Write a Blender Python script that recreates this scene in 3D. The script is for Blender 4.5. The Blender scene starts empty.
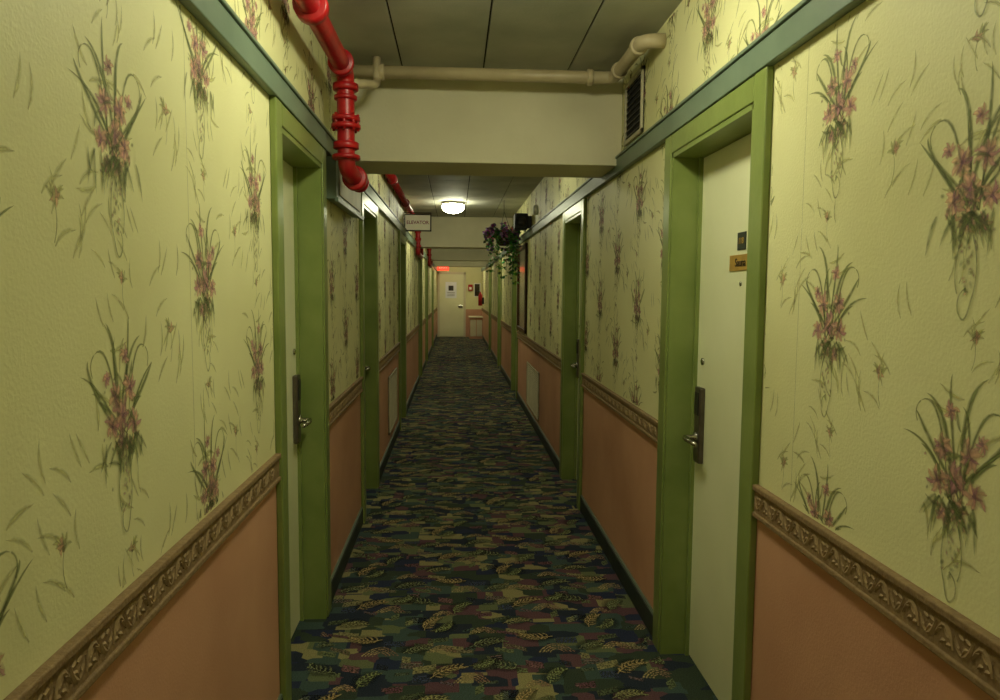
import bpy, math, random
import numpy as np
from mathutils import Vector, Matrix
random.seed(7)
sc=bpy.context.scene
try:
    sc.view_settings.view_transform='Standard'
    sc.view_settings.look='None'
except Exception as e: print(e)

XL,XR=-0.60,0.87
Y0,Y1=-1.8,23.5
ZC=2.62
CAMH=1.5

def lin(c):
    r=[]
    for v in c[:3]:
        v=v/255.0
        r.append(v/12.92 if v<=0.04045 else ((v+0.055)/1.055)**2.4)
    return r+[1.0]

# ---------------- materials ----------------
def mat(name,col,rough=0.6,metal=0.0,noise=0.12,nscale=6,bump=0.0,bscale=60,spec=0.4,emis=None,estr=0,col2=None,coat=0):
    m=bpy.data.materials.new(name); m.use_nodes=True
    nt=m.node_tree; N=nt.nodes; L=nt.links
    p=N['Principled BSDF']
    p.inputs['Roughness'].default_value=rough
    p.inputs['Metallic'].default_value=metal
    p.inputs['Specular IOR Level'].default_value=spec
    p.inputs['Coat Weight'].default_value=coat
    tc=N.new('ShaderNodeTexCoord')
    n=N.new('ShaderNodeTexNoise'); n.inputs['Scale'].default_value=nscale; n.inputs['Detail'].default_value=5
    L.new(tc.outputs['Object'],n.inputs['Vector'])
    mx=N.new('ShaderNodeMix'); mx.data_type='RGBA'
    a=lin(col)
    if col2: b=lin(col2)
    else: b=[max(0,v*(1-noise*2)) for v in a[:3]]+[1]
    mx.inputs[6].default_value=a; mx.inputs[7].default_value=b
    mr=N.new('ShaderNodeMapRange'); mr.inputs[1].default_value=0.35; mr.inputs[2].default_value=0.7
    L.new(n.outputs['Fac'],mr.inputs[0]); L.new(mr.outputs[0],mx.inputs[0])
    L.new(mx.outputs[2],p.inputs['Base Color'])
    if bump>0:
        n2=N.new('ShaderNodeTexNoise'); n2.inputs['Scale'].default_value=bscale; n2.inputs['Detail'].default_value=4
        L.new(tc.outputs['Object'],n2.inputs['Vector'])
        b=N.new('ShaderNodeBump'); b.inputs['Strength'].default_value=bump; b.inputs['Distance'].default_value=0.01
        L.new(n2.outputs['Fac'],b.inputs['Height']); L.new(b.outputs[0],p.inputs['Normal'])
    if emis:
        p.inputs['Emission Color'].default_value=lin(emis); p.inputs['Emission Strength'].default_value=estr
    return m

def vcmat(name,rough=0.7,alpha=True,bump=0.0,bscale=200,noise=0.3,nscale=40,amul=1.0):
    m=bpy.data.materials.new(name); m.use_nodes=True
    nt=m.node_tree; N=nt.nodes; L=nt.links
    p=N['Principled BSDF']; p.inputs['Roughness'].default_value=rough
    p.inputs['Specular IOR Level'].default_value=0.25
    at=N.new('ShaderNodeAttribute'); at.attribute_name='Col'
    tc=N.new('ShaderNodeTexCoord')
    n=N.new('ShaderNodeTexNoise'); n.inputs['Scale'].default_value=nscale; n.inputs['Detail'].default_value=4
    L.new(tc.outputs['Object'],n.inputs['Vector'])
    mr=N.new('ShaderNodeMapRange'); mr.inputs[1].default_value=0.3; mr.inputs[2].default_value=0.7
    mr.inputs[3].default_value=1-noise; mr.inputs[4].default_value=1+noise
    L.new(n.outputs['Fac'],mr.inputs[0])
    mx=N.new('ShaderNodeVectorMath'); mx.operation='SCALE'
    L.new(at.outputs['Color'],mx.inputs[0]); L.new(mr.outputs[0],mx.inputs['Scale'])
    L.new(mx.outputs[0],p.inputs['Base Color'])
    if alpha:
        mm=N.new('ShaderNodeMath'); mm.operation='MULTIPLY'; mm.use_clamp=True
        m2=N.new('ShaderNodeMath'); m2.operation='MULTIPLY'; m2.inputs[1].default_value=amul
        L.new(at.outputs['Alpha'],mm.inputs[0]); L.new(mr.outputs[0],mm.inputs[1])
        L.new(mm.outputs[0],m2.inputs[0]); L.new(m2.outputs[0],p.inputs['Alpha'])
    if bump>0:
        n2=N.new('ShaderNodeTexNoise'); n2.inputs['Scale'].default_value=bscale
        L.new(tc.outputs['Object'],n2.inputs['Vector'])
        b=N.new('ShaderNodeBump'); b.inputs['Strength'].default_value=bump; b.inputs['Distance'].default_value=0.005
        L.new(n2.outputs['Fac'],b.inputs['Height']); L.new(b.outputs[0],p.inputs['Normal'])
    return m

M_paper=mat('wallpaper',(220,217,166),rough=0.55,noise=0.05,nscale=1.6,bump=0.14,bscale=140,col2=(206,202,148),spec=0.3)
M_pink=mat('wainscot_peach',(206,156,124),rough=0.55,nscale=2.0,col2=(188,138,108),bump=0.1,bscale=150)
M_green=mat('green_gloss_paint',(130,143,78),rough=0.30,nscale=5,col2=(112,128,64),bump=0.06,bscale=40)
M_teal=mat('teal_trim_paint',(112,128,108),rough=0.4,nscale=5,col2=(98,114,96))
M_door=mat('door_paint',(230,230,192),rough=0.42,nscale=2,col2=(218,219,176),bump=0.05,bscale=30)
M_rail=mat('rail_wood',(142,118,84),rough=0.65,nscale=60,col2=(124,100,70),bump=0.3,bscale=120,spec=0.2)
M_base=mat('baseboard_dark',(42,54,44),rough=0.5,nscale=8,col2=(30,38,34))
M_cream=mat('beam_paint',(216,209,178),rough=0.6,nscale=2,col2=(200,193,160),bump=0.1,bscale=60)
M_ceil=mat('ceiling_panel',(184,183,168),rough=0.7,nscale=3,col2=(158,158,142),bump=0.15,bscale=90)
M_seam=mat('ceiling_seam',(30,32,28),rough=0.9)
M_red=mat('red_pipe_paint',(180,18,24),rough=0.36,nscale=8,col2=(136,12,20),spec=0.5,bump=0.1,bscale=30)
M_beige=mat('beige_pipe_paint',(190,176,140),rough=0.4,nscale=8,col2=(172,156,122))
M_lock=mat('lock_metal_dark',(62,60,58),rough=0.4,metal=0.6,nscale=20)
M_lockp=mat('lock_plate_bronze',(112,104,92),rough=0.35,metal=0.75,nscale=30)
M_steel=mat('brushed_steel',(178,174,160),rough=0.25,metal=1.0,nscale=20)
M_brass=mat('brass_plate',(200,160,80),rough=0.4,metal=0.3,nscale=20)
M_white=mat('white_plastic',(225,225,210),rough=0.5,nscale=10,noise=0.03)
M_paperw=mat('notice_paper',(235,240,245),rough=0.7,nscale=10,noise=0.03)
M_black=mat('black_plastic',(18,18,18),rough=0.5,nscale=10)
M_dark=mat('vent_dark',(24,24,22),rough=0.9)
M_grille=mat('grille_paint',(190,182,150),rough=0.5,nscale=10)
M_glassart=mat('picture_surface',(70,60,44),rough=0.15,nscale=4,col2=(36,40,26),spec=0.6)
M_frame=mat('picture_frame_wood',(74,46,24),rough=0.4,nscale=20)
M_exit=mat('exit_sign_glow',(220,40,30),rough=0.5,emis=(255,50,30),estr=2.5)
M_lamp=mat('lamp_glass',(250,248,230),rough=0.3,emis=(254,253,216),estr=1.0)
M_text=mat('sign_text_red',(170,24,22),rough=0.6)
M_textd=mat('sign_text_dark',(50,40,26),rough=0.6)
M_signf=mat('sign_face',(240,232,192),rough=0.5,nscale=10,noise=0.04,emis=(236,226,176),estr=0.15)  # weak emission added so the front-lit sign face looks brighter
M_plated=mat('number_plate_dark',(60,66,56),rough=0.5,nscale=10)
M_print=vcmat('wallpaper_print',rough=0.6,alpha=True,noise=0.3,nscale=45,amul=0.88)
M_carpetm=vcmat('carpet_motif',rough=0.95,alpha=True,noise=0.5,nscale=110,bump=0.6,bscale=400,amul=0.92)
M_railo=vcmat('rail_ornament',rough=0.65,alpha=False,noise=0.2,nscale=60)
M_plant=vcmat('plant_foliage',rough=0.5,alpha=False,noise=0.3,nscale=30)

def carpet_mat():
    m=bpy.data.materials.new('carpet_base'); m.use_nodes=True
    nt=m.node_tree; N=nt.nodes; L=nt.links; p=N['Principled BSDF']
    p.inputs['Roughness'].default_value=0.97; p.inputs['Specular IOR Level'].default_value=0.1
    tc=N.new('ShaderNodeTexCoord')
    mp=N.new('ShaderNodeMapping'); mp.inputs['Scale'].default_value=(9,14,1)
    L.new(tc.outputs['Object'],mp.inputs[0])
    v=N.new('ShaderNodeTexVoronoi'); v.distance='CHEBYCHEV'; v.inputs['Scale'].default_value=1.0
    v.inputs['Randomness'].default_value=0.8
    L.new(mp.outputs[0],v.inputs['Vector'])
    sep=N.new('ShaderNodeSeparateColor'); L.new(v.outputs['Color'],sep.inputs[0])
    cr=N.new('ShaderNodeValToRGB'); cr.color_ramp.interpolation='CONSTANT'
    cols=[(0,(42,48,60)),(0.22,(66,82,76)),(0.42,(56,66,54)),(0.58,(102,108,76)),(0.7,(94,66,72)),(0.82,(44,50,72)),(0.92,(142,134,92))]
    e=cr.color_ramp.elements
    e[0].position=0; e[0].color=lin(cols[0][1]); e[1].position=cols[1][0]; e[1].color=lin(cols[1][1])
    for pz,c in cols[2:]:
        q=e.new(pz); q.color=lin(c)
    L.new(sep.outputs[0],cr.inputs[0])
    n=N.new('ShaderNodeTexNoise'); n.inputs['Scale'].default_value=220; n.inputs['Detail'].default_value=3
    L.new(tc.outputs['Object'],n.inputs['Vector'])
    mr=N.new('ShaderNodeMapRange'); mr.inputs[1].default_value=0.3; mr.inputs[2].default_value=0.7; mr.inputs[3].default_value=0.6; mr.inputs[4].default_value=1.4
    L.new(n.outputs['Fac'],mr.inputs[0])
    s=N.new('ShaderNodeVectorMath'); s.operation='SCALE'; L.new(cr.outputs[0],s.inputs[0]); L.new(mr.outputs[0],s.inputs['Scale'])
    L.new(s.outputs[0],p.inputs['Base Color'])
    b=N.new('ShaderNodeBump'); b.inputs['Strength'].default_value=0.6; b.inputs['Distance'].default_value=0.005
    L.new(n.outputs['Fac'],b.inputs['Height']); L.new(b.outputs[0],p.inputs['Normal'])
    return m
M_carpet=carpet_mat()

# ---------------- mesh builder ----------------
class MB:
    def __init__(s): s.v=[];s.f=[];s.m=[];s.mats=[];s.sm=[]
    def mi(s,m):
        if m not in s.mats: s.mats.append(m)
        return s.mats.index(m)
    def add(s,vs,fs,m,smooth=False):
        o=len(s.v); s.v+= [tuple(v) for v in vs]; k=s.mi(m)
        for f in fs: s.f.append([i+o for i in f]); s.m.append(k); s.sm.append(smooth)
    def box(s,a,b,m,bev=0.0):
        x0,x1=sorted((a[0],b[0]));y0,y1=sorted((a[1],b[1]));z0,z1=sorted((a[2],b[2]))
        if bev<=0:
            vs=[(x0,y0,z0),(x1,y0,z0),(x1,y1,z0),(x0,y1,z0),(x0,y0,z1),(x1,y0,z1),(x1,y1,z1),(x0,y1,z1)]
            fs=[(0,3,2,1),(4,5,6,7),(0,1,5,4),(1,2,6,5),(2,3,7,6),(3,0,4,7)]
            s.add(vs,fs,m); return
        import bmesh
        bm=bmesh.new(); bmesh.ops.create_cube(bm,size=1)
        for v in bm.verts: v.co=Vector(((x0+x1)/2+v.co.x*(x1-x0),(y0+y1)/2+v.co.y*(y1-y0),(z0+z1)/2+v.co.z*(z1-z0)))
        bmesh.ops.bevel(bm,geom=bm.edges[:],offset=bev,segments=2,affect='EDGES',profile=0.5)
        bm.verts.index_update()
        s.add([v.co[:] for v in bm.verts],[[v.index for v in f.verts] for f in bm.faces],m)
        bm.free()
    def tube(s,pts,r,m,n=16,cap=True):
        pts=[Vector(p) for p in pts]; rr=r if isinstance(r,(list,tuple)) else [r]*len(pts)
        t0=(pts[1]-pts[0]).normalized()
        up=Vector((0,0,1)) if abs(t0.z)<0.9 else Vector((1,0,0))
        a=t0.cross(up).normalized(); vs=[];fs=[]
        for i,p in enumerate(pts):
            if i==0: t=t0
            elif i==len(pts)-1: t=(pts[i]-pts[i-1]).normalized()
            else: t=((pts[i]-pts[i-1]).normalized()+(pts[i+1]-pts[i]).normalized()).normalized()
            a=(a-t*a.dot(t)).normalized(); b=t.cross(a)
            for k in range(n):
                an=2*math.pi*k/n
                vs.append(p+(a*math.cos(an)+b*math.sin(an))*rr[i])
        for i in range(len(pts)-1):
            for k in range(n):
                k2=(k+1)%n
                fs.append((i*n+k,i*n+k2,(i+1)*n+k2,(i+1)*n+k))
        if cap:
            fs.append(tuple(range(n-1,-1,-1))); fs.append(tuple((len(pts)-1)*n+k for k in range(n)))
        s.add(vs,fs,m,True)
    def lathe(s,c,ax,prof,m,n=24):
        c=Vector(c);ax=Vector(ax).normalized()
        s.tube([c+ax*d for d,_ in prof],[max(r,1e-4) for _,r in prof],m,n)
    def obj(s,name,parent=None):
        me=bpy.data.meshes.new(name); me.from_pydata(s.v,[],s.f)
        for m in s.mats: me.materials.append(m)
        me.polygons.foreach_set('material_index',s.m); me.polygons.foreach_set('use_smooth',s.sm)
        me.update()
        o=bpy.data.objects.new(name,me); sc.collection.objects.link(o)
        if parent: o.parent=parent
        return o
def empty(name):
    e=bpy.data.objects.new(name,None); sc.collection.objects.link(e); e.empty_display_size=0.1; return e
def fillet(pts,r,n=6):
    pts=[Vector(p) for p in pts]; out=[pts[0]]
    for i in range(1,len(pts)-1):
        a=(pts[i-1]-pts[i]).normalized(); b=(pts[i+1]-pts[i]).normalized()
        p0=pts[i]+a*r; p2=pts[i]+b*r
        for k in range(n+1):
            t=k/n; out.append(p0*(1-t)**2+pts[i]*2*t*(1-t)+p2*t*t)
    out.append(pts[-1]); return out
def text(name,body,size,loc,rot,m,parent,bold=0):
    c=bpy.data.curves.new(name,'FONT'); c.body=body; c.size=size; c.extrude=0.0008; c.offset=bold; c.align_x='CENTER'; c.align_y='CENTER'
    o=bpy.data.objects.new(name,c); sc.collection.objects.link(o); o.location=loc; o.rotation_euler=rot; c.materials.append(m)
    o.parent=parent; return o

# ---------------- 2D print templates ----------------
class TP:
    def __init__(s): s.v=[];s.c=[];s.f=[];s.k=0
    def blade(s,p0,p1,p2,w,c0,c1=None,ac=0.9,ae=0.2,n=7,bulge=0,prof='leaf'):
        c0=lin(c0)[:3]; c1=lin(c1)[:3] if c1 else c0
        p0,p1,p2=[np.array(p,float) for p in (p0,p1,p2)]
        s.k+=1; off=s.k*0.000006; o=len(s.v)
        for i in range(n+1):
            t=i/n; p=p0*(1-t)**2+p1*2*t*(1-t)+p2*t*t
            d=2*(1-t)*(p1-p0)+2*t*(p2-p1); d=d/(np.linalg.norm(d)+1e-9); nn=np.array((-d[1],d[0]))
            if prof=='leaf': ww=w*(math.sin(math.pi*min(1,t*0.93+0.07))**0.8+0.03)
            elif prof=='line': ww=w
            else: ww=w*(1-t*0.9)
            cc=[c0[j]*(1-t)+c1[j]*t for j in range(3)]
            for q,a,h in ((-1,ae,0),(0,ac,bulge),(1,ae,0)):
                pp=p+nn*ww*q; s.v.append((pp[0],pp[1],off+h)); s.c.append((*cc,a))
        for i in range(n):
            b=o+i*3
            s.f+=[(b,b+1,b+4,b+3),(b+1,b+2,b+5,b+4)]
    def blob(s,c,rx,ry,rot,c0,c1,ac=0.9,ae=0.15,n=9):
        s.k+=1; off=s.k*0.000006; o=len(s.v); c0=lin(c0)[:3]; c1=lin(c1)[:3]
        s.v.append((c[0],c[1],off)); s.c.append((*c0,ac))
        for i in range(n):
            a=2*math.pi*i/n; x=rx*math.cos(a);y=ry*math.sin(a)
            s.v.append((c[0]+x*math.cos(rot)-y*math.sin(rot),c[1]+x*math.sin(rot)+y*math.cos(rot),off)); s.c.append((*c1,ae))
        for i in range(n): s.f.append((o,o+1+i,o+1+(i+1)%n))
    def poly(s,pts,c,a=1):
        s.k+=1; off=s.k*0.000006; o=len(s.v); cc=lin(c)[:3]
        for p in pts: s.v.append((p[0],p[1],off)); s.c.append((*cc,a))
        s.f.append(tuple(range(o,o+len(pts))))

OL=(88,98,56); OL2=(136,142,90); MAU=(176,126,130); PNK=(214,170,144); PUR=(124,86,106); SAL=(218,178,140)
def iris(T,x,y,sz,rot=0):
    for i in range(7):
        a=rot+i*2*math.pi/7+random.uniform(-.25,.25); r=sz*random.uniform(.8,1.2)
        col=random.choice([MAU,PNK,PNK,SAL]); ex=(x+r*math.cos(a),y+r*math.sin(a))
        md=(x+r*.5*math.cos(a+.6),y+r*.5*math.sin(a+.6))
        T.blade((x,y),md,ex,sz*.36,MAU if i%2 else PNK,col,.8,.08,5)
    for i in range(3):
        a=random.uniform(0,6.28)
        T.blade((x,y),(x+sz*.3*math.cos(a),y+sz*.3*math.sin(a)),(x+sz*.75*math.cos(a+.3),y+sz*.75*math.sin(a+.3)),sz*.12,PUR,MAU,.8,.15,4)
    T.blob((x,y),sz*.2,sz*.15,rot,PUR,MAU,.9,.15)
def bouquet(seed):
    random.seed(seed); T=TP()
    for i in range(12):
        a=random.uniform(0,6.28); x=random.uniform(-.1,.1); y=random.uniform(-.16,.18)
        T.blade((x,y),(x+.03*math.cos(a+.4),y+.03*math.sin(a+.4)),(x+.07*math.cos(a),y+.07*math.sin(a)),.007,(190,187,128),None,.7,.0,4)
    J=lambda q: random.uniform(-q,q)
    for (bx,h,cx,w) in [(-.125,.11,-.12,.0056),(-.085,.165,-.01,.0062),(-.03,.20,-.03,.0045),(.02,.15,.03,.0036),(.055,.20,.0,.0062),(.115,.125,.13,.0052),(.145,.10,.10,.0036),(-.145,.085,-.05,.004),(.095,.06,.07,.005),(-.09,.05,-.06,.005)]:
        T.blade((J(.02),-.03),(cx+J(.02),h*.85),(bx+J(.012),h+J(.015)),w*1.05,OL,OL2,.92,.2,10,prof='leaf')
    for sg in (-1,1):
        T.blade((sg*.02,.0),(sg*.05,.17),(sg*.105,.135),.004,OL,OL2,.85,.2,9)
        T.blade((sg*.105,.135),(sg*.125,.12),(sg*.112,.095),.002,OL2,OL2,.8,.2,6,prof='line')
    for (x,y,sz) in [(-.015,.13,.021),(-.034,.060,.031),(.034,.05,.034),(.0,.01,.038),(-.045,-.005,.030),(.048,-.005,.031),(.012,-.045,.030),(-.024,-.055,.023),(.058,.085,.018)]:
        iris(T,x+J(.006),y+J(.006),sz*.96,random.uniform(0,1))
    for i in range(30):
        x=random.gauss(0,.038);y=random.gauss(-.01,.05)
        T.blob((x,y),random.uniform(.003,.008),random.uniform(.003,.006),random.uniform(0,3),random.choice([MAU,PUR,OL,OL,OL2]),OL2,.8,.1,7)
    for i in range(10):
        a=random.uniform(.2,2.9); x=random.gauss(0,.035);y=random.gauss(0,.04)
        T.blade((x,y),(x+.02*math.cos(a+.4),y+.02*math.sin(a+.4)),(x+.045*math.cos(a),y+.045*math.sin(a)),.0045,OL,OL2,.8,.15,5)
    for i in range(20):
        a=random.uniform(-2.8,-.3); x=random.gauss(0,.035)
        T.blade((x,-.03),(x+.03*math.cos(a),-.05),(x+.05*math.cos(a),-.05+.06*math.sin(a)),.0055,OL,OL2,.72,.12,5)
    T.blade((-.01,-.07),(-.035,-.13),(-.012,-.185),.0022,OL,OL2,.75,.3,8,prof='line')
    T.blade((.015,-.07),(.04,-.13),(.022,-.17),.002,OL,OL2,.75,.3,8,prof='line')
    T.blade((-.012,-.185),(.0,-.235),(.018,-.20),.0024,OL,OL2,.75,.3,8,prof='line')
    T.blade((.018,-.20),(.025,-.17),(.0,-.16),.002,OL2,OL2,.75,.3,6,prof='line')
    for i in range(22):
        t=i/21; x=random.uniform(-.02,.022);y=-.06-.11*t
        T.blob((x,y),.008,.0045,random.uniform(0,3),random.choice([OL,PNK,OL2,MAU]),OL2,.75,.15,6)
    return T
def sprig(seed):
    random.seed(seed); T=TP(); g=(154,158,102); f=(206,164,134)
    for i in range(6):
        a=random.uniform(.3,2.9); r=random.uniform(.02,.045)
        T.blade((0,0),(r*.4*math.cos(a+.3),r*.6),(r*math.cos(a),r*math.sin(a)),.0055,g,(182,182,120),.7,.08,5)
    for i in range(5):
        a=random.uniform(0,6.28); T.blade((0,.01),(.008,.01),(.018*math.cos(a),.01+.018*math.sin(a)),.007,f,(210,174,136),.75,.1,4)
    T.blade((0,0),(.01,-.03),(-.005,-.06),.0015,g,g,.6,.3,5,prof='line')
    for i in range(14):
        x=random.uniform(-.1,.1);y=random.uniform(-.11,.13);a=random.uniform(.4,1.6)
        T.blade((x,y),(x+.02,y+.03),(x+.07*math.cos(a),y+.07*math.sin(a)),.006,(195,192,134),None,.6,.0,4)
    return T
BQ=[bouquet(3),bouquet(11),bouquet(23)]; SP=[sprig(5),sprig(8),sprig(21)]

def stamp(parts,T,mapf,ok):
    V=np.array(T.v);C=np.array(T.c)
    W=mapf(V); 
    F=[]
    for f in T.f:
        c=W[list(f)]
        if ok(c): F.append(f)
    if F: parts.append((W,C,F))
def parts_obj(name,parts,m,parent=None):
    Vs=[];Cs=[];Fs=[];o=0
    for W,C,F in parts:
        Vs.append(W);Cs.append(C)
        Fs+= [[i+o for i in f] for f in F]; o+=len(W)
    V=np.concatenate(Vs);C=np.concatenate(Cs)
    me=bpy.data.meshes.new(name); me.from_pydata(V.tolist(),[],Fs)
    ca=me.color_attributes.new('Col','FLOAT_COLOR','POINT'); ca.data.foreach_set('color',C.astype(np.float32).ravel())
    me.materials.append(m); me.update()
    ob=bpy.data.objects.new(name,me); sc.collection.objects.link(ob)
    if parent: ob.parent=parent
    return ob

# ---------------- layout ----------------
DH=2.045; CAS=0.085; FR=2.12
doorsL=[(2.50,3.24),(4.66,5.42),(7.75,8.5),(11.9,12.7),(14.6,15.4),(18.5,19.3)]
doorsR=[(2.06,2.85),(4.88,5.64),(10.0,10.8),(13.6,14.4),(17.4,18.2)]
RT,RB=0.95,0.865
TB,TT=2.12,2.195
def in_open(y,doors,pad=CAS):
    for a,b in doors:
        if a-pad<y<b+pad: return True
    return False

def build_side(side):
    L=side=='left'; X=XL if L else XR; s=-1 if L else 1; doors=doorsL if L else doorsR
    w=MB(); T=0.16
    ys=[Y0]
    for a,b in doors: ys+=[a,b]
    ys.append(Y1)
    for i in range(0,len(ys),2):
        a,b=ys[i],ys[i+1]
        w.box((X,a,0),(X+s*T,b,0.9),M_pink); w.box((X,a,0.9),(X+s*T,b,ZC),M_paper)
    for a,b in doors: w.box((X,a,DH),(X+s*T,b,ZC),M_paper)
    wall=w.obj('wall_'+side)
    bb=MB(); cr=MB(); tr=MB()
    segs=[];p=Y0
    for a,b in doors: segs.append((p,a-CAS)); p=b+CAS
    segs.append((p,Y1))
    for a,b in segs:
        bb.box((X,a,0),(X-s*0.012,b,0.10),M_base,0.003)
        bb.box((X,a,0.10),(X-s*0.009,b,0.112),M_teal)
        cr.box((X,a,RB),(X-s*0.012,b,RT),M_rail)
        cr.box((X,a,RT-0.012),(X-s*0.020,b,RT+0.004),M_rail,0.003)
        cr.box((X,a,RB-0.004),(X-s*0.018,b,RB+0.010),M_rail,0.003)
    tr.box((X,Y0,TB),(X-s*0.028,Y1,TT),M_teal,0.003)
    tr.box((X,Y0,TT),(X-s*0.036,Y1,TT+0.012),M_teal,0.003)
    bb.obj('baseboard_'+side); ro=cr.obj('chair_rail_trim_'+side); tr.obj('crown_trim_'+side)
    O=TP(); c1=(160,136,100); c2=(136,112,78)
    h=(RT-RB)/2-0.014
    O.blade((0,-h*.6),(.02,h*1.6),(.045,-h*.2),.006,c1,c2,1,1,6,0.0025)
    O.blade((.045,h*.6),(.065,-h*1.6),(.09,h*.2),.006,c1,c2,1,1,6,0.0025)
    for x,y,dx,dy in [(.01,.0,.014,.016),(.03,.008,.016,-.02),(.055,.0,.014,-.016),(.075,-.006,.014,.018),(.005,-.012,.012,-.006),(.05,.012,.012,.006),(.02,-.01,.012,-.008),(.066,.012,.012,.006)]:
        O.blade((x,y),(x+dx*.7,y),(x+dx,y+dy),.0045,c1,c2,1,1,4,0.0025)
    parts=[]; y=Y0
    zc=(RT+RB)/2-0.002
    while y<Y1-.1:
        if not in_open(y,doors,CAS+.0) and not in_open(y+.09,doors,CAS):
            def mp(V,y=y): return np.stack([X-s*(0.0125+V[:,2]),y+V[:,0],zc+V[:,1]],1)
            stamp(parts,O,mp,lambda c:True)
        y+=.092
    parts_obj('scroll_relief',parts,M_railo,ro)
    parts=[]
    def ok(c):
        ym,yM=c[:,1].min(),c[:,1].max(); z0,z1=c[:,2].min(),c[:,2].max()
        if ym<Y0+.01 or yM>Y1-.01 or z1>ZC-.005 or z0<RT+.006: return False
        if z1>TB-.002 and z0<TT+.014: return False
        for a,b in doors:
            if yM>a-CAS-.004 and ym<b+CAS+.004 and z0<FR+.005: return False
        return True
    col0=(1.33 if L else 1.18); zb=(1.76 if L else 1.67)
    sp=.445; rep=.50; k=-6
    random.seed(99 if L else 55)
    while col0+sp*k<Y1:
        y=col0+sp*k; half=(k%2)*rep/2
        for j in range(-3,4):
            z=zb+half+j*rep
            if z<.7 or z>2.9: continue
            T=random.choice(BQ); sc_=random.uniform(.92,1.0); fl=random.choice([1,1,-1])
            def mp(V,y=y,z=z,sc_=sc_,fl=fl): return np.stack([np.full(len(V),X)-s*(0.0006+V[:,2]),y+fl*V[:,0]*sc_,z+V[:,1]*sc_],1)
            stamp(parts,T,mp,ok)
            T=random.choice(SP)
            def mp2(V,y=y+sp/2+random.uniform(-.03,.03),z=z+rep*.25+random.uniform(-.04,.04),fl=random.choice([1,-1])): return np.stack([np.full(len(V),X)-s*(0.0004+V[:,2]),y+fl*V[:,0],z+V[:,1]],1)
            stamp(parts,T,mp2,ok)
            T=random.choice(SP)
            def mp3(V,y=y+random.uniform(-.03,.03),z=z+rep*.5,fl=random.choice([1,-1])): return np.stack([np.full(len(V),X)-s*(0.0004+V[:,2]),y+fl*V[:,0]*.8,z+V[:,1]*.8],1)
            stamp(parts,T,mp3,ok)
        k+=1
    # faint paper joints
    S=TP(); S.blade((0,RT+.01),(0,1.5),(0,2.11),.0016,(186,182,126),None,.7,.1,8,prof='line')
    yy_=.62 if L else .72
    while yy_<Y1:
        def mps(V,yy_=yy_): return np.stack([np.full(len(V),X)-s*(0.0003+V[:,2]),yy_+V[:,0],V[:,1]],1)
        stamp(parts,S,mps,ok); yy_+=.53*2
    parts_obj('wallpaper_floral_print',parts,M_print,wall)
    for i,(a,b) in enumerate(doors):
        e=empty('door_%d'%(i+1+(0 if L else len(doorsL))))
        f=MB()
        f.box((X-s*0.022,a-CAS,0),(X,a,FR),M_green,0.004); f.box((X-s*0.022,b,0),(X,b+CAS,FR),M_green,0.004)
        f.box((X-s*0.0215,a,DH),(X,b,FR-.001),M_green,0.004)
        f.box((X-s*0.016,a-.001,0),(X+s*0.15,a+.018,DH),M_green); f.box((X-s*0.016,b-.018,0),(X+s*0.15,b+.001,DH),M_green)
        f.box((X-s*0.016,a,DH-.018),(X+s*0.15,b,DH+.001),M_green)
        f.box((X+s*0.085,b-.034,0),(X+s*0.10,b-.018,DH-.018),M_green); f.box((X+s*.085,a+.018,0),(X+s*.10,a+.034,DH-.018),M_green)
        f.obj('frame',e)
        d=MB(); d.box((X+s*0.10,a+.018,0.004),(X+s*0.14,b-.018,DH-.02),M_door,0.002)
        for zz in (.25,1.05,1.8): d.tube([(X+s*.094,a+.03,zz-.05),(X+s*.094,a+.03,zz+.05)],.007,M_steel,10)
        d.obj('slab',e)
        h=MB(); xf=X+s*0.10; yb=b-.018
        yc=yb-(.062 if L else .085)
        h.box((xf-s*.022,yc-.032,.83),(xf,yc+.032,1.13),M_lockp,0.006)
        h.box((xf-s*.026,yc-.022,1.02),(xf-s*.02,yc+.022,1.11),M_lock,0.002)
        h.lathe((xf-s*.02,yc,.93),(-s,0,0),[(0,.024),(.008,.024),(.012,.012),(.05,.011)],M_steel,16)
        h.tube([(xf-s*.05,yc+.008,.93),(xf-s*.066,yc,.93),(xf-s*.07,yc-.03,.93),(xf-s*.068,yc-.07,.929),(xf-s*.062,yc-.115,.926)],[.009,.011,.011,.010,.008],M_steel,12)
        h.lathe((xf,yc+.005,1.23),(-s,0,0),[(0,.014),(.006,.014),(.008,.009),(.009,.002)],M_steel,14)
        h.obj('lever_lock',e)
        if (i<3 and not L) or (L and i in(1,2)):
            pl=MB(); ym=(a+b)/2-.05
            pl.box((xf-s*.004,ym-.10,1.575),(xf,ym+.10,1.63),M_brass,0.0015)
            pl.box((xf-s*.004,ym-.035,1.645),(xf,ym+.035,1.705),M_plated,0.0015)
            pl.lathe((xf,ym,1.53),(-s,0,0),[(0,.008),(.003,.008),(.004,.003)],M_steel,12)
            pl.obj('name_plates',e)
            rz=math.pi/2 if L else -math.pi/2
            text('plate_text','Sauna',.04,(xf-s*.005,ym,1.602),(math.pi/2,0,rz),M_textd,e)
            text('number_text','118',.03,(xf-s*.005,ym,1.675),(math.pi/2,0,rz),M_brass,e)
build_side('left'); build_side('right')

w=MB(); w.box((XL-.16,Y0-.12,0),(XR+.16,Y0,ZC),M_paper); w.obj('wall_back')
w=MB(); w.box((XL-.16,Y1,0),(XR+.16,Y1+.12,.9),M_pink); w.box((XL-.16,Y1,.9),(XR+.16,Y1+.12,ZC),M_paper); w.obj('wall_end')

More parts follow.
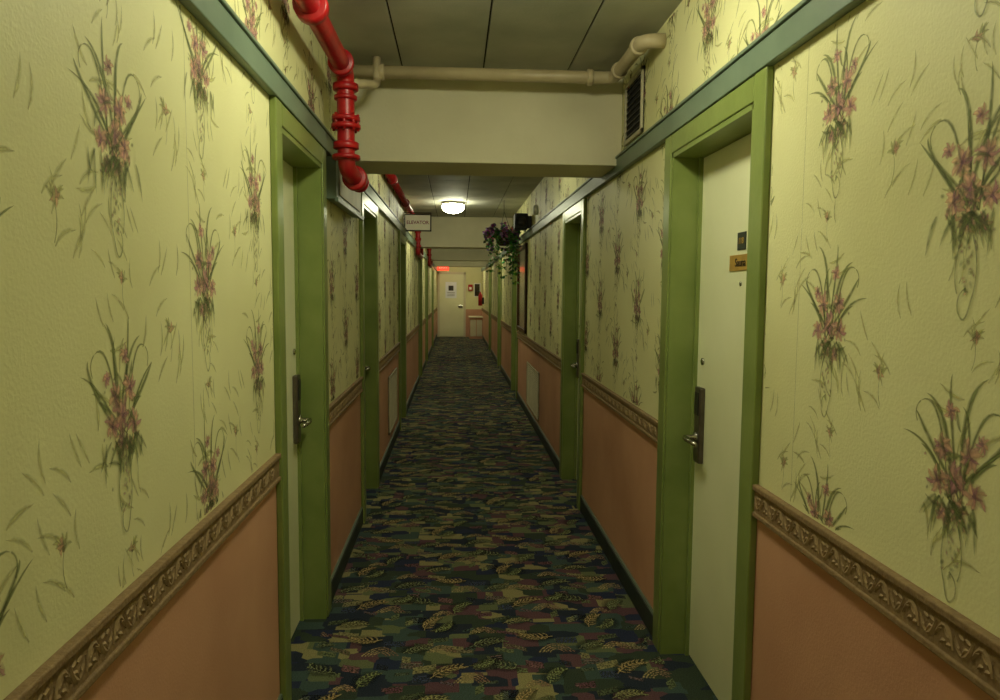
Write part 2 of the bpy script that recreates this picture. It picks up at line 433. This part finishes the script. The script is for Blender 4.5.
# floor
fl=MB(); fl.box((XL-.16,Y0-.12,-.1),(XR+.16,Y1+.12,0),M_carpet); FL=fl.obj('floor')
def carpet_tile(seed):
    random.seed(seed); T=TP(); TW,THH=(XR-XL)/2,.62
    cols=[(42,48,62),(66,84,78),(98,66,74),(104,112,76),(52,66,56),(142,134,92),(56,64,86),(112,82,80),(84,92,66)]
    for i in range(38):
        x=random.uniform(0,TW);y=random.uniform(0,THH);a=random.uniform(.03,.10);b=random.uniform(.015,.055)
        sh=random.uniform(-.03,.03)
        T.poly([(x,y),(x+a,y+sh),(x+a,y+b+sh),(x,y+b)],random.choice(cols),.85)
        if i%2==0:
            c=random.choice([(172,162,114),(128,136,104),(152,114,104),(28,30,36)]); n=random.randint(3,6)
            for k in range(n):
                yy=y+b*(k+.3)/n; T.poly([(x+.005,yy),(x+a-.005,yy+sh),(x+a-.005,yy+sh+b*.35/n),(x+.005,yy+b*.35/n)],c,.75)
    G=[(186,172,116),(162,156,104),(140,146,96),(190,164,110),(132,136,96)]
    for (x,y,a,sz) in [(.14,.10,.5,.17),(.50,.16,2.5,.17),(.30,.34,.25,.17),(.66,.42,2.9,.16),(.10,.50,1.0,.15),(.45,.55,.1,.14),(.60,.04,.9,.14),(.02,.30,.2,.13),(.22,.58,3.9,.13),(.40,.24,3.6,.12)]:
        c=random.choice(G); tip=(x+sz*math.cos(a),y+sz*math.sin(a)); n=(-math.sin(a),math.cos(a))
        cv=(x+sz*.5*math.cos(a)+n[0]*.05,y+sz*.5*math.sin(a)+n[1]*.05)
        T.blade((x,y),cv,tip,.048,(30,36,40),(36,42,42),.75,.2,6)
        T.blade((x,y),cv,tip,.003,c,c,.85,.4,7,prof='line')
        for k in range(1,8):
            t=k/8.5; p=[(1-t)**2*q0+2*t*(1-t)*q1+t*t*q2 for q0,q1,q2 in zip((x,y),cv,tip)]
            ll=.054*(1-t*.55)*math.sin(min(1,t*3+.3)*1.57)*sz/.15
            for sg in (1,-1):
                aa=a+sg*(1.0-.3*t)
                T.blade(p,(p[0]+ll*.6*math.cos(aa+sg*.2),p[1]+ll*.6*math.sin(aa+sg*.2)),(p[0]+ll*math.cos(aa-sg*.25),p[1]+ll*math.sin(aa-sg*.25)),.0062,c,(c[0]*.72,c[1]*.75,c[2]*.78),.85,.4,3)
    for (x,y,r0) in [(.30,.06,.07),(.66,.28,.075),(.18,.30,.06),(.55,.02,.05),(.36,.46,.06)]:
        for q in range(4):
            r=r0*(.4+.2*q); T.blade((x-r,y),(x,y+r*1.9),(x+r,y),.0045,(174,156,108),(144,110,92),.85,.4,8,prof='line')
    return T,TW,THH
CT,TW,TH_=carpet_tile(4)
parts=[]
def okc(c): return c[:,0].min()>XL+.013 and c[:,0].max()<XR-.013 and c[:,1].max()<Y1-.02
row=0; y=Y0+.05
while y<Y1:
    for cx in range(-1,3):
        xo=XL+cx*TW+(row%2)*TW*.5
        def mp(V,xo=xo,y=y): return np.stack([xo+V[:,0],y+V[:,1],0.0004+V[:,2]*.4],1)
        stamp(parts,CT,mp,okc)
    y+=TH_; row+=1
parts_obj('carpet_pattern',parts,M_carpetm,FL)

# ceiling
c=MB(); c.box((XL-.16,Y0-.12,ZC+.012),(XR+.16,Y1+.12,ZC+.12),M_seam)
xs=[XL-.16,-.27,.14,.57,XR+.16]
yy=[Y0-.12]; q=-1.06
while q<Y1: yy.append(q); q+=1.22
yy.append(Y1+.12)
for j in range(len(yy)-1):
    for i in range(4):
        c.box((xs[i]+.004,yy[j]+.004,ZC),(xs[i+1]-.004,yy[j+1]-.004,ZC+.014),M_ceil,0.002)
c.obj('ceiling')
for i,(yb,z) in enumerate([(3.8,2.16),(11.1,2.16),(15.8,2.16),(19.8,2.16)]):
    b=MB(); b.box((XL+.001,yb,z),(XR-.001,yb+.42,ZC-.001),M_cream,0.004); b.obj('ceiling_beam' if i==0 else 'ceiling_beam.%03d'%i)

# lamps
def lamp(x,y,st):
    e=empty('ceiling_lamp'); e.location=(0,0,0)
    b=MB(); b.lathe((x,y,ZC),(0,0,-1),[(0,.15),(.02,.155),(.03,.15),(.031,.01)],M_steel,32); b.obj('metal_pan',e)
    m=M_lamp.copy(); m.name='lamp_glass_lit'; m.node_tree.nodes['Principled BSDF'].inputs['Emission Strength'].default_value=st
    g=MB(); g.lathe((x,y,ZC-.03),(0,0,-1),[(0,.135),(.02,.14),(.05,.138),(.08,.115),(.10,.07),(.11,.02),(.112,.002)],m,32); g.obj('glass_shade',e)
lamp(.13,-.5,30)
lamp(.13,2.1,64)  # extra unseen lamp, added to brighten doors, beam face and mid walls
lamp(.13,5.6,26)  # added lamp hidden behind the first beam, fills the dim middle stretch
lamp(-.03,9.3,48)
lamp(.13,13.5,48)
lamp(.13,17.8,46)
lamp(.13,21.8,56)

# ---------------- red sprinkler pipe ----------------
def flange(mb,c,ax,r,m,t=.02):
    mb.lathe(Vector(c)-Vector(ax).normalized()*t/2,ax,[(0,r*.9),(.003,r),(t-.003,r),(t,r*.9)],m,20)
def bolts(mb,c,r,m,n=6,t=.02):
    c=Vector(c)
    for k in range(n):
        a=k*2*math.pi/n; q=c+Vector((r*math.cos(a),r*math.sin(a),-t)); mb.tube([q,q+Vector((0,0,2*t))],.007,m,6)
p=MB(); px,pz=-.48,2.45; R=.038
p.tube(fillet([(px-.035,Y0,pz+.02),(px-.02,1.8,pz+.01),(px,3.26,pz),(px,3.26,2.03),(px+.03,3.46,2.0)],.06),R,M_red,20)
flange(p,(px-.022,1.7,pz+.01),(0,1,0),.056,M_red,.05)
flange(p,(px-.008,2.55,pz+.004),(0,1,0),.058,M_red,.05)
flange(p,(px,3.14,pz),(0,1,0),.054,M_red,.03)
for zz,r,t in ((2.38,.056,.03),(2.335,.050,.02),(2.245,.062,.022),(2.212,.064,.022),(2.13,.056,.03),(2.08,.062,.02)):
    flange(p,(px,3.26,zz),(0,0,1),r,M_red,t)
bolts(p,(px,3.26,2.229),.052,M_red,8,.036)
flange(p,(px+.02,3.39,2.01),(0.1,1,-.1),.056,M_red,.04)
p.lathe((px+.03,3.43,2.0),(0,1,0),[(0,.046),(.03,.046),(.05,.03),(.055,.004)],M_red,20)
p.obj('red_sprinkler_pipe')
p=MB(); qx=-.55; qz=2.46
p.tube(fillet([(qx,4.225,qz),(qx,10.75,qz),(qx,10.75,2.04),(qx,11.85,2.04),(qx,11.85,qz),(qx,15.4,qz),(qx,15.4,2.04),(qx,16.6,2.04),(qx,16.6,qz),(qx,19.5,qz),(qx,19.5,ZC-.005)],.05),.034,M_red,16)
for yq in (4.26,6.4,8.1): flange(p,(qx,yq,qz),(0,1,0),.046,M_red,.05)
for yq in (10.75,15.4):
    for zz in (2.36,2.25,2.15): flange(p,(qx,yq,zz),(0,0,1),.047,M_red,.04)
p.obj('red_sprinkler_pipe')

# beige pipe
b=MB(); yb=3.62; zb=2.555
b.tube(fillet([(XL+.0,yb,zb),(.78,yb,zb),(.78,3.06,zb-.01),(XR,3.05,zb-.01)],.05),.030,M_beige,18)
for c_,ax in (((-.36,yb,zb),(1,0,0)),((.66,yb,zb),(1,0,0)),((.78,3.5,zb),(0,1,0)),((.78,3.13,zb-.008),(0,1,0))): flange(b,c_,ax,.039,M_beige,.03)
b.tube(fillet([(-.38,yb-.02,ZC-.004),(-.38,yb-.02,2.50),(-.38,3.5,2.46),(-.47,3.34,2.42)],.03),.02,M_beige,12)
b.obj('beige_conduit_pipe')

def vent(name,X,s,ya,yb_,za,zb_,n,dark=M_dark,fr=M_grille,big=False):
    v=MB(); t=.02; X=X-s*.0015
    v.box((X,ya,za),(X-s*.004,yb_,zb_),dark)
    for a,b2 in (((ya,za),(yb_,za+t)),((ya,zb_-t),(yb_,zb_)),((ya,za),(ya+t,zb_)),((yb_-t,za),(yb_,zb_))):
        v.box((X,a[0],a[1]),(X-s*.014,b2[0],b2[1]),fr,0.002)
    for i in range(n):
        z=za+t+(zb_-za-2*t)*(i+.5)/n; h=(zb_-za-2*t)/n*.35
        v.add([(X-s*.003,ya+t,z+h),(X-s*.003,yb_-t,z+h),(X-s*.012,yb_-t,z-h*.6),(X-s*.012,ya+t,z-h*.6)],[(0,1,2,3)],fr if big else M_lock)
    v.obj(name)
vent('air_vent_grille',XR,1,3.36,3.70,2.24,2.54,9)
vent('return_air_grille',XR,1,7.35,8.55,.16,.66,22,big=True)
vent('return_air_grille',XL,-1,6.45,7.3,.2,.72,22,big=True)

q=MB(); q.box((XL,3.42,1.92),(XL+.05,4.3,2.115),M_teal,0.004); q.box((XL+.05,3.5,1.945),(XL+.056,4.24,2.09),M_grille,0.002)
q.box((XL+.045,3.40,1.905),(XL+.062,4.32,1.925),M_teal,0.002)
q.obj('electrical_junction_box')

# elevator sign
e=empty('elevator_sign'); q=MB(); sy=8.5; x0,x1=-.595,-.28; z0,z1=2.185,2.385
q.box((x0,sy,z0),(x1,sy+.03,z1),M_textd,0.003)
q.box((x0+.014,sy-.003,z0+.014),(x1-.014,sy+.002,z1-.014),M_signf)
q.tube([(XL,sy+.015,z1+.012),(x1,sy+.015,z1+.012)],.006,M_lock,8)
q.obj('panel',e)
text('lettering','ELEVATOR',.054,((x0+x1)/2,sy-.005,(z0+z1)/2),(math.pi/2,0,0),M_text,e,.0005)

q=MB(); ya,yb_,za,zb_=8.7,9.85,.98,2.08
q.box((XR,ya,za),(XR-.012,yb_,zb_),M_glassart)
for a,b2 in (((ya,za),(yb_,za+.05)),((ya,zb_-.05),(yb_,zb_)),((ya,za),(ya+.05,zb_)),((yb_-.05,za),(yb_,zb_))):
    q.box((XR,a[0],a[1]),(XR-.03,b2[0],b2[1]),M_frame,0.005)
q.obj('framed_picture')
q=MB(); q.box((XR,8.3,2.22),(XR-.05,8.36,2.36),M_lock,.003); q.box((XR-.05,8.22,2.2),(XR-.2,8.4,2.38),M_black,.01)
q.lathe((XR-.125,8.22,2.29),(0,-1,0),[(0,.06),(.008,.06),(.01,.05),(.004,.01)],M_lock,20)
q.obj('wall_speaker')
q=MB(); q.lathe((XR,7.7,2.36),(-1,0,0),[(0,.05),(.03,.05),(.045,.035),(.05,.005)],M_white,20); q.obj('smoke_detector')

# hanging plant
e=empty('hanging_plant'); cx,cy,cz=.60,9.0,2.14
q=MB(); 
q.lathe((cx,cy,cz-.08),(0,0,1),[(0,.05),(.03,.085),(.09,.11),(.11,.115),(.112,.02)],M_frame,20)
for k in range(3):
    a=k*2.09; q.tube([(cx+.11*math.cos(a),cy+.11*math.sin(a),cz+.03),(cx,cy,cz+.34)],.003,M_lock,6)
q.tube([(cx,cy,cz+.34),(cx,cy,ZC)],.004,M_lock,6)
q.obj('basket',e)
random.seed(31); parts=[]
for st in range(90):
    a=random.uniform(0,6.28); mode=st%3
    r=random.uniform(.08,.19); drop=[random.uniform(-.14,.08),random.uniform(-.05,.22),random.uniform(.3,.62)][mode]
    if mode==2: r*=.75; a=random.uniform(-1.2,1.2) if st%2 else a
    n=13 if mode==2 else 9
    base=Vector((cx+.05*math.cos(a),cy+.05*math.sin(a),cz+.05))
    colr=random.choice([(150,96,140),(124,80,122),(172,124,150),(104,70,104)]) if (mode<2 and random.random()<.65) else random.choice([(76,122,66),(98,142,78),(64,100,60)])
    for k in range(n):
        t=k/(n-1); rr=r*min(1,t*1.8); pz_=base.z+.10*math.sin(t*2.4)-drop*t*t-(.05*t)
        P=Vector((base.x+rr*math.cos(a),base.y+rr*math.sin(a),pz_))
        if P.x>XR-.1: P.x=XR-.1
        for j in range(2):
            d=Vector((random.uniform(-1,1),random.uniform(-1,1),random.uniform(-1,.4))).normalized(); u=d.cross(Vector((random.random(),random.random(),1))).normalized()
            l=random.uniform(.035,.06); wd=l*.36; nn=d.cross(u)
            W=np.array([P,P+d*l*.5+u*wd+nn*.006,P+d*l,P+d*l*.5-u*wd+nn*.006,P+d*l*.5-nn*.004])
            cc=lin([min(255,v*random.uniform(.75,1.35)) for v in colr])
            parts.append((W,np.array([cc]*5),[(0,1,4),(1,2,4),(2,3,4),(3,0,4)]))
parts_obj('foliage',parts,M_plant,e)

# end of corridor
e=empty('door_12'); q=MB(); X0,X1=-.575,.34; yE=Y1
q.box((X0,yE-.03,0),(X0+.07,yE,2.1),M_cream,.004); q.box((X1-.07,yE-.03,0),(X1,yE,2.1),M_cream,.004); q.box((X0,yE-.03,2.03),(X1,yE,2.1),M_cream,.004)
q.obj('frame',e)
q=MB(); q.box((X0+.07,yE-.015,.01),(X1-.07,yE,2.03),M_door,.002)
q.box((-.32,yE-.018,1.26),(.04,yE-.014,1.78),M_paperw)
q.box((-.22,yE-.02,1.5),(-.06,yE-.017,1.66),M_lock)
for zz in (1.33,1.38,1.43): q.box((-.26,yE-.02,zz),(-.02,yE-.017,zz+.012),M_lock)
q.box((.1,yE-.06,.95),(.24,yE-.015,1.03),M_steel,.006)
q.obj('slab',e)
e=empty('exit_sign'); q=MB(); q.box((-.56,yE-1.0,2.12),(-.2,yE-.95,2.32),M_exit,.004); q.tube([(-.39,yE-.975,2.32),(-.39,yE-.975,ZC)],.008,M_lock,8); q.obj('housing',e)
text('lettering','EXIT',.13,(-.38,yE-1.003,2.22),(math.pi/2,0,0),M_white,e)
q=MB(); q.box((.45,22.5,0),(.86,23.2,.66),M_pink,.006); q.box((.42,22.46,.66),(.865,23.22,.70),M_cream,.006)
q.box((.47,22.49,.08),(.65,22.5,.6),M_cream,.002); q.box((.67,22.49,.08),(.84,22.5,.6),M_cream,.002); q.obj('console_cabinet')
q=MB(); q.box((.42,yE-.06,1.5),(.56,yE,1.7),M_red,.006); q.box((.45,yE-.07,1.54),(.53,yE-.058,1.62),M_white,.002); q.obj('fire_alarm_pull_box')
q=MB(); q.box((.6,yE-.02,1.3),(.82,yE,1.75),M_white,.004); q.box((.63,yE-.024,1.33),(.79,yE-.018,1.72),M_glassart); q.obj('framed_notice')
q=MB(); q.lathe((.76,21.9,1.05),(0,0,1),[(0,.05),(.01,.065),(.3,.065),(.36,.04),(.38,.02),(.42,.02)],M_red,18); q.tube([(.76,21.9,1.45),(.72,21.88,1.5),(.66,21.86,1.48)],.01,M_black,8)
q.box((.8,21.86,1.1),(XR,21.94,1.3),M_lock); q.obj('fire_extinguisher')

wd=bpy.data.worlds.new('World'); sc.world=wd; wd.use_nodes=True
wd.node_tree.nodes['Background'].inputs[0].default_value=(0.01,0.01,0.01,1)

# camera
F0=720.0
th=math.atan(45/F0); ph=math.atan(59/F0); r=0.0075
R_=Vector((math.cos(th),-math.sin(th),0)); F_=Vector((math.sin(th)*math.cos(ph),math.cos(th)*math.cos(ph),-math.sin(ph)))
U_=R_.cross(F_)
R2=R_*math.cos(r)+U_*math.sin(r); U2=U_*math.cos(r)-R_*math.sin(r)
cd=bpy.data.cameras.new('camera'); cam=bpy.data.objects.new('camera',cd); sc.collection.objects.link(cam)
cd.sensor_width=36; cd.lens=36*F0/1000; cd.clip_start=.02
Mx=Matrix(((R2.x,U2.x,-F_.x,0),(R2.y,U2.y,-F_.y,0),(R2.z,U2.z,-F_.z,CAMH),(0,0,0,1)))
cam.matrix_world=Mx; sc.camera=cam
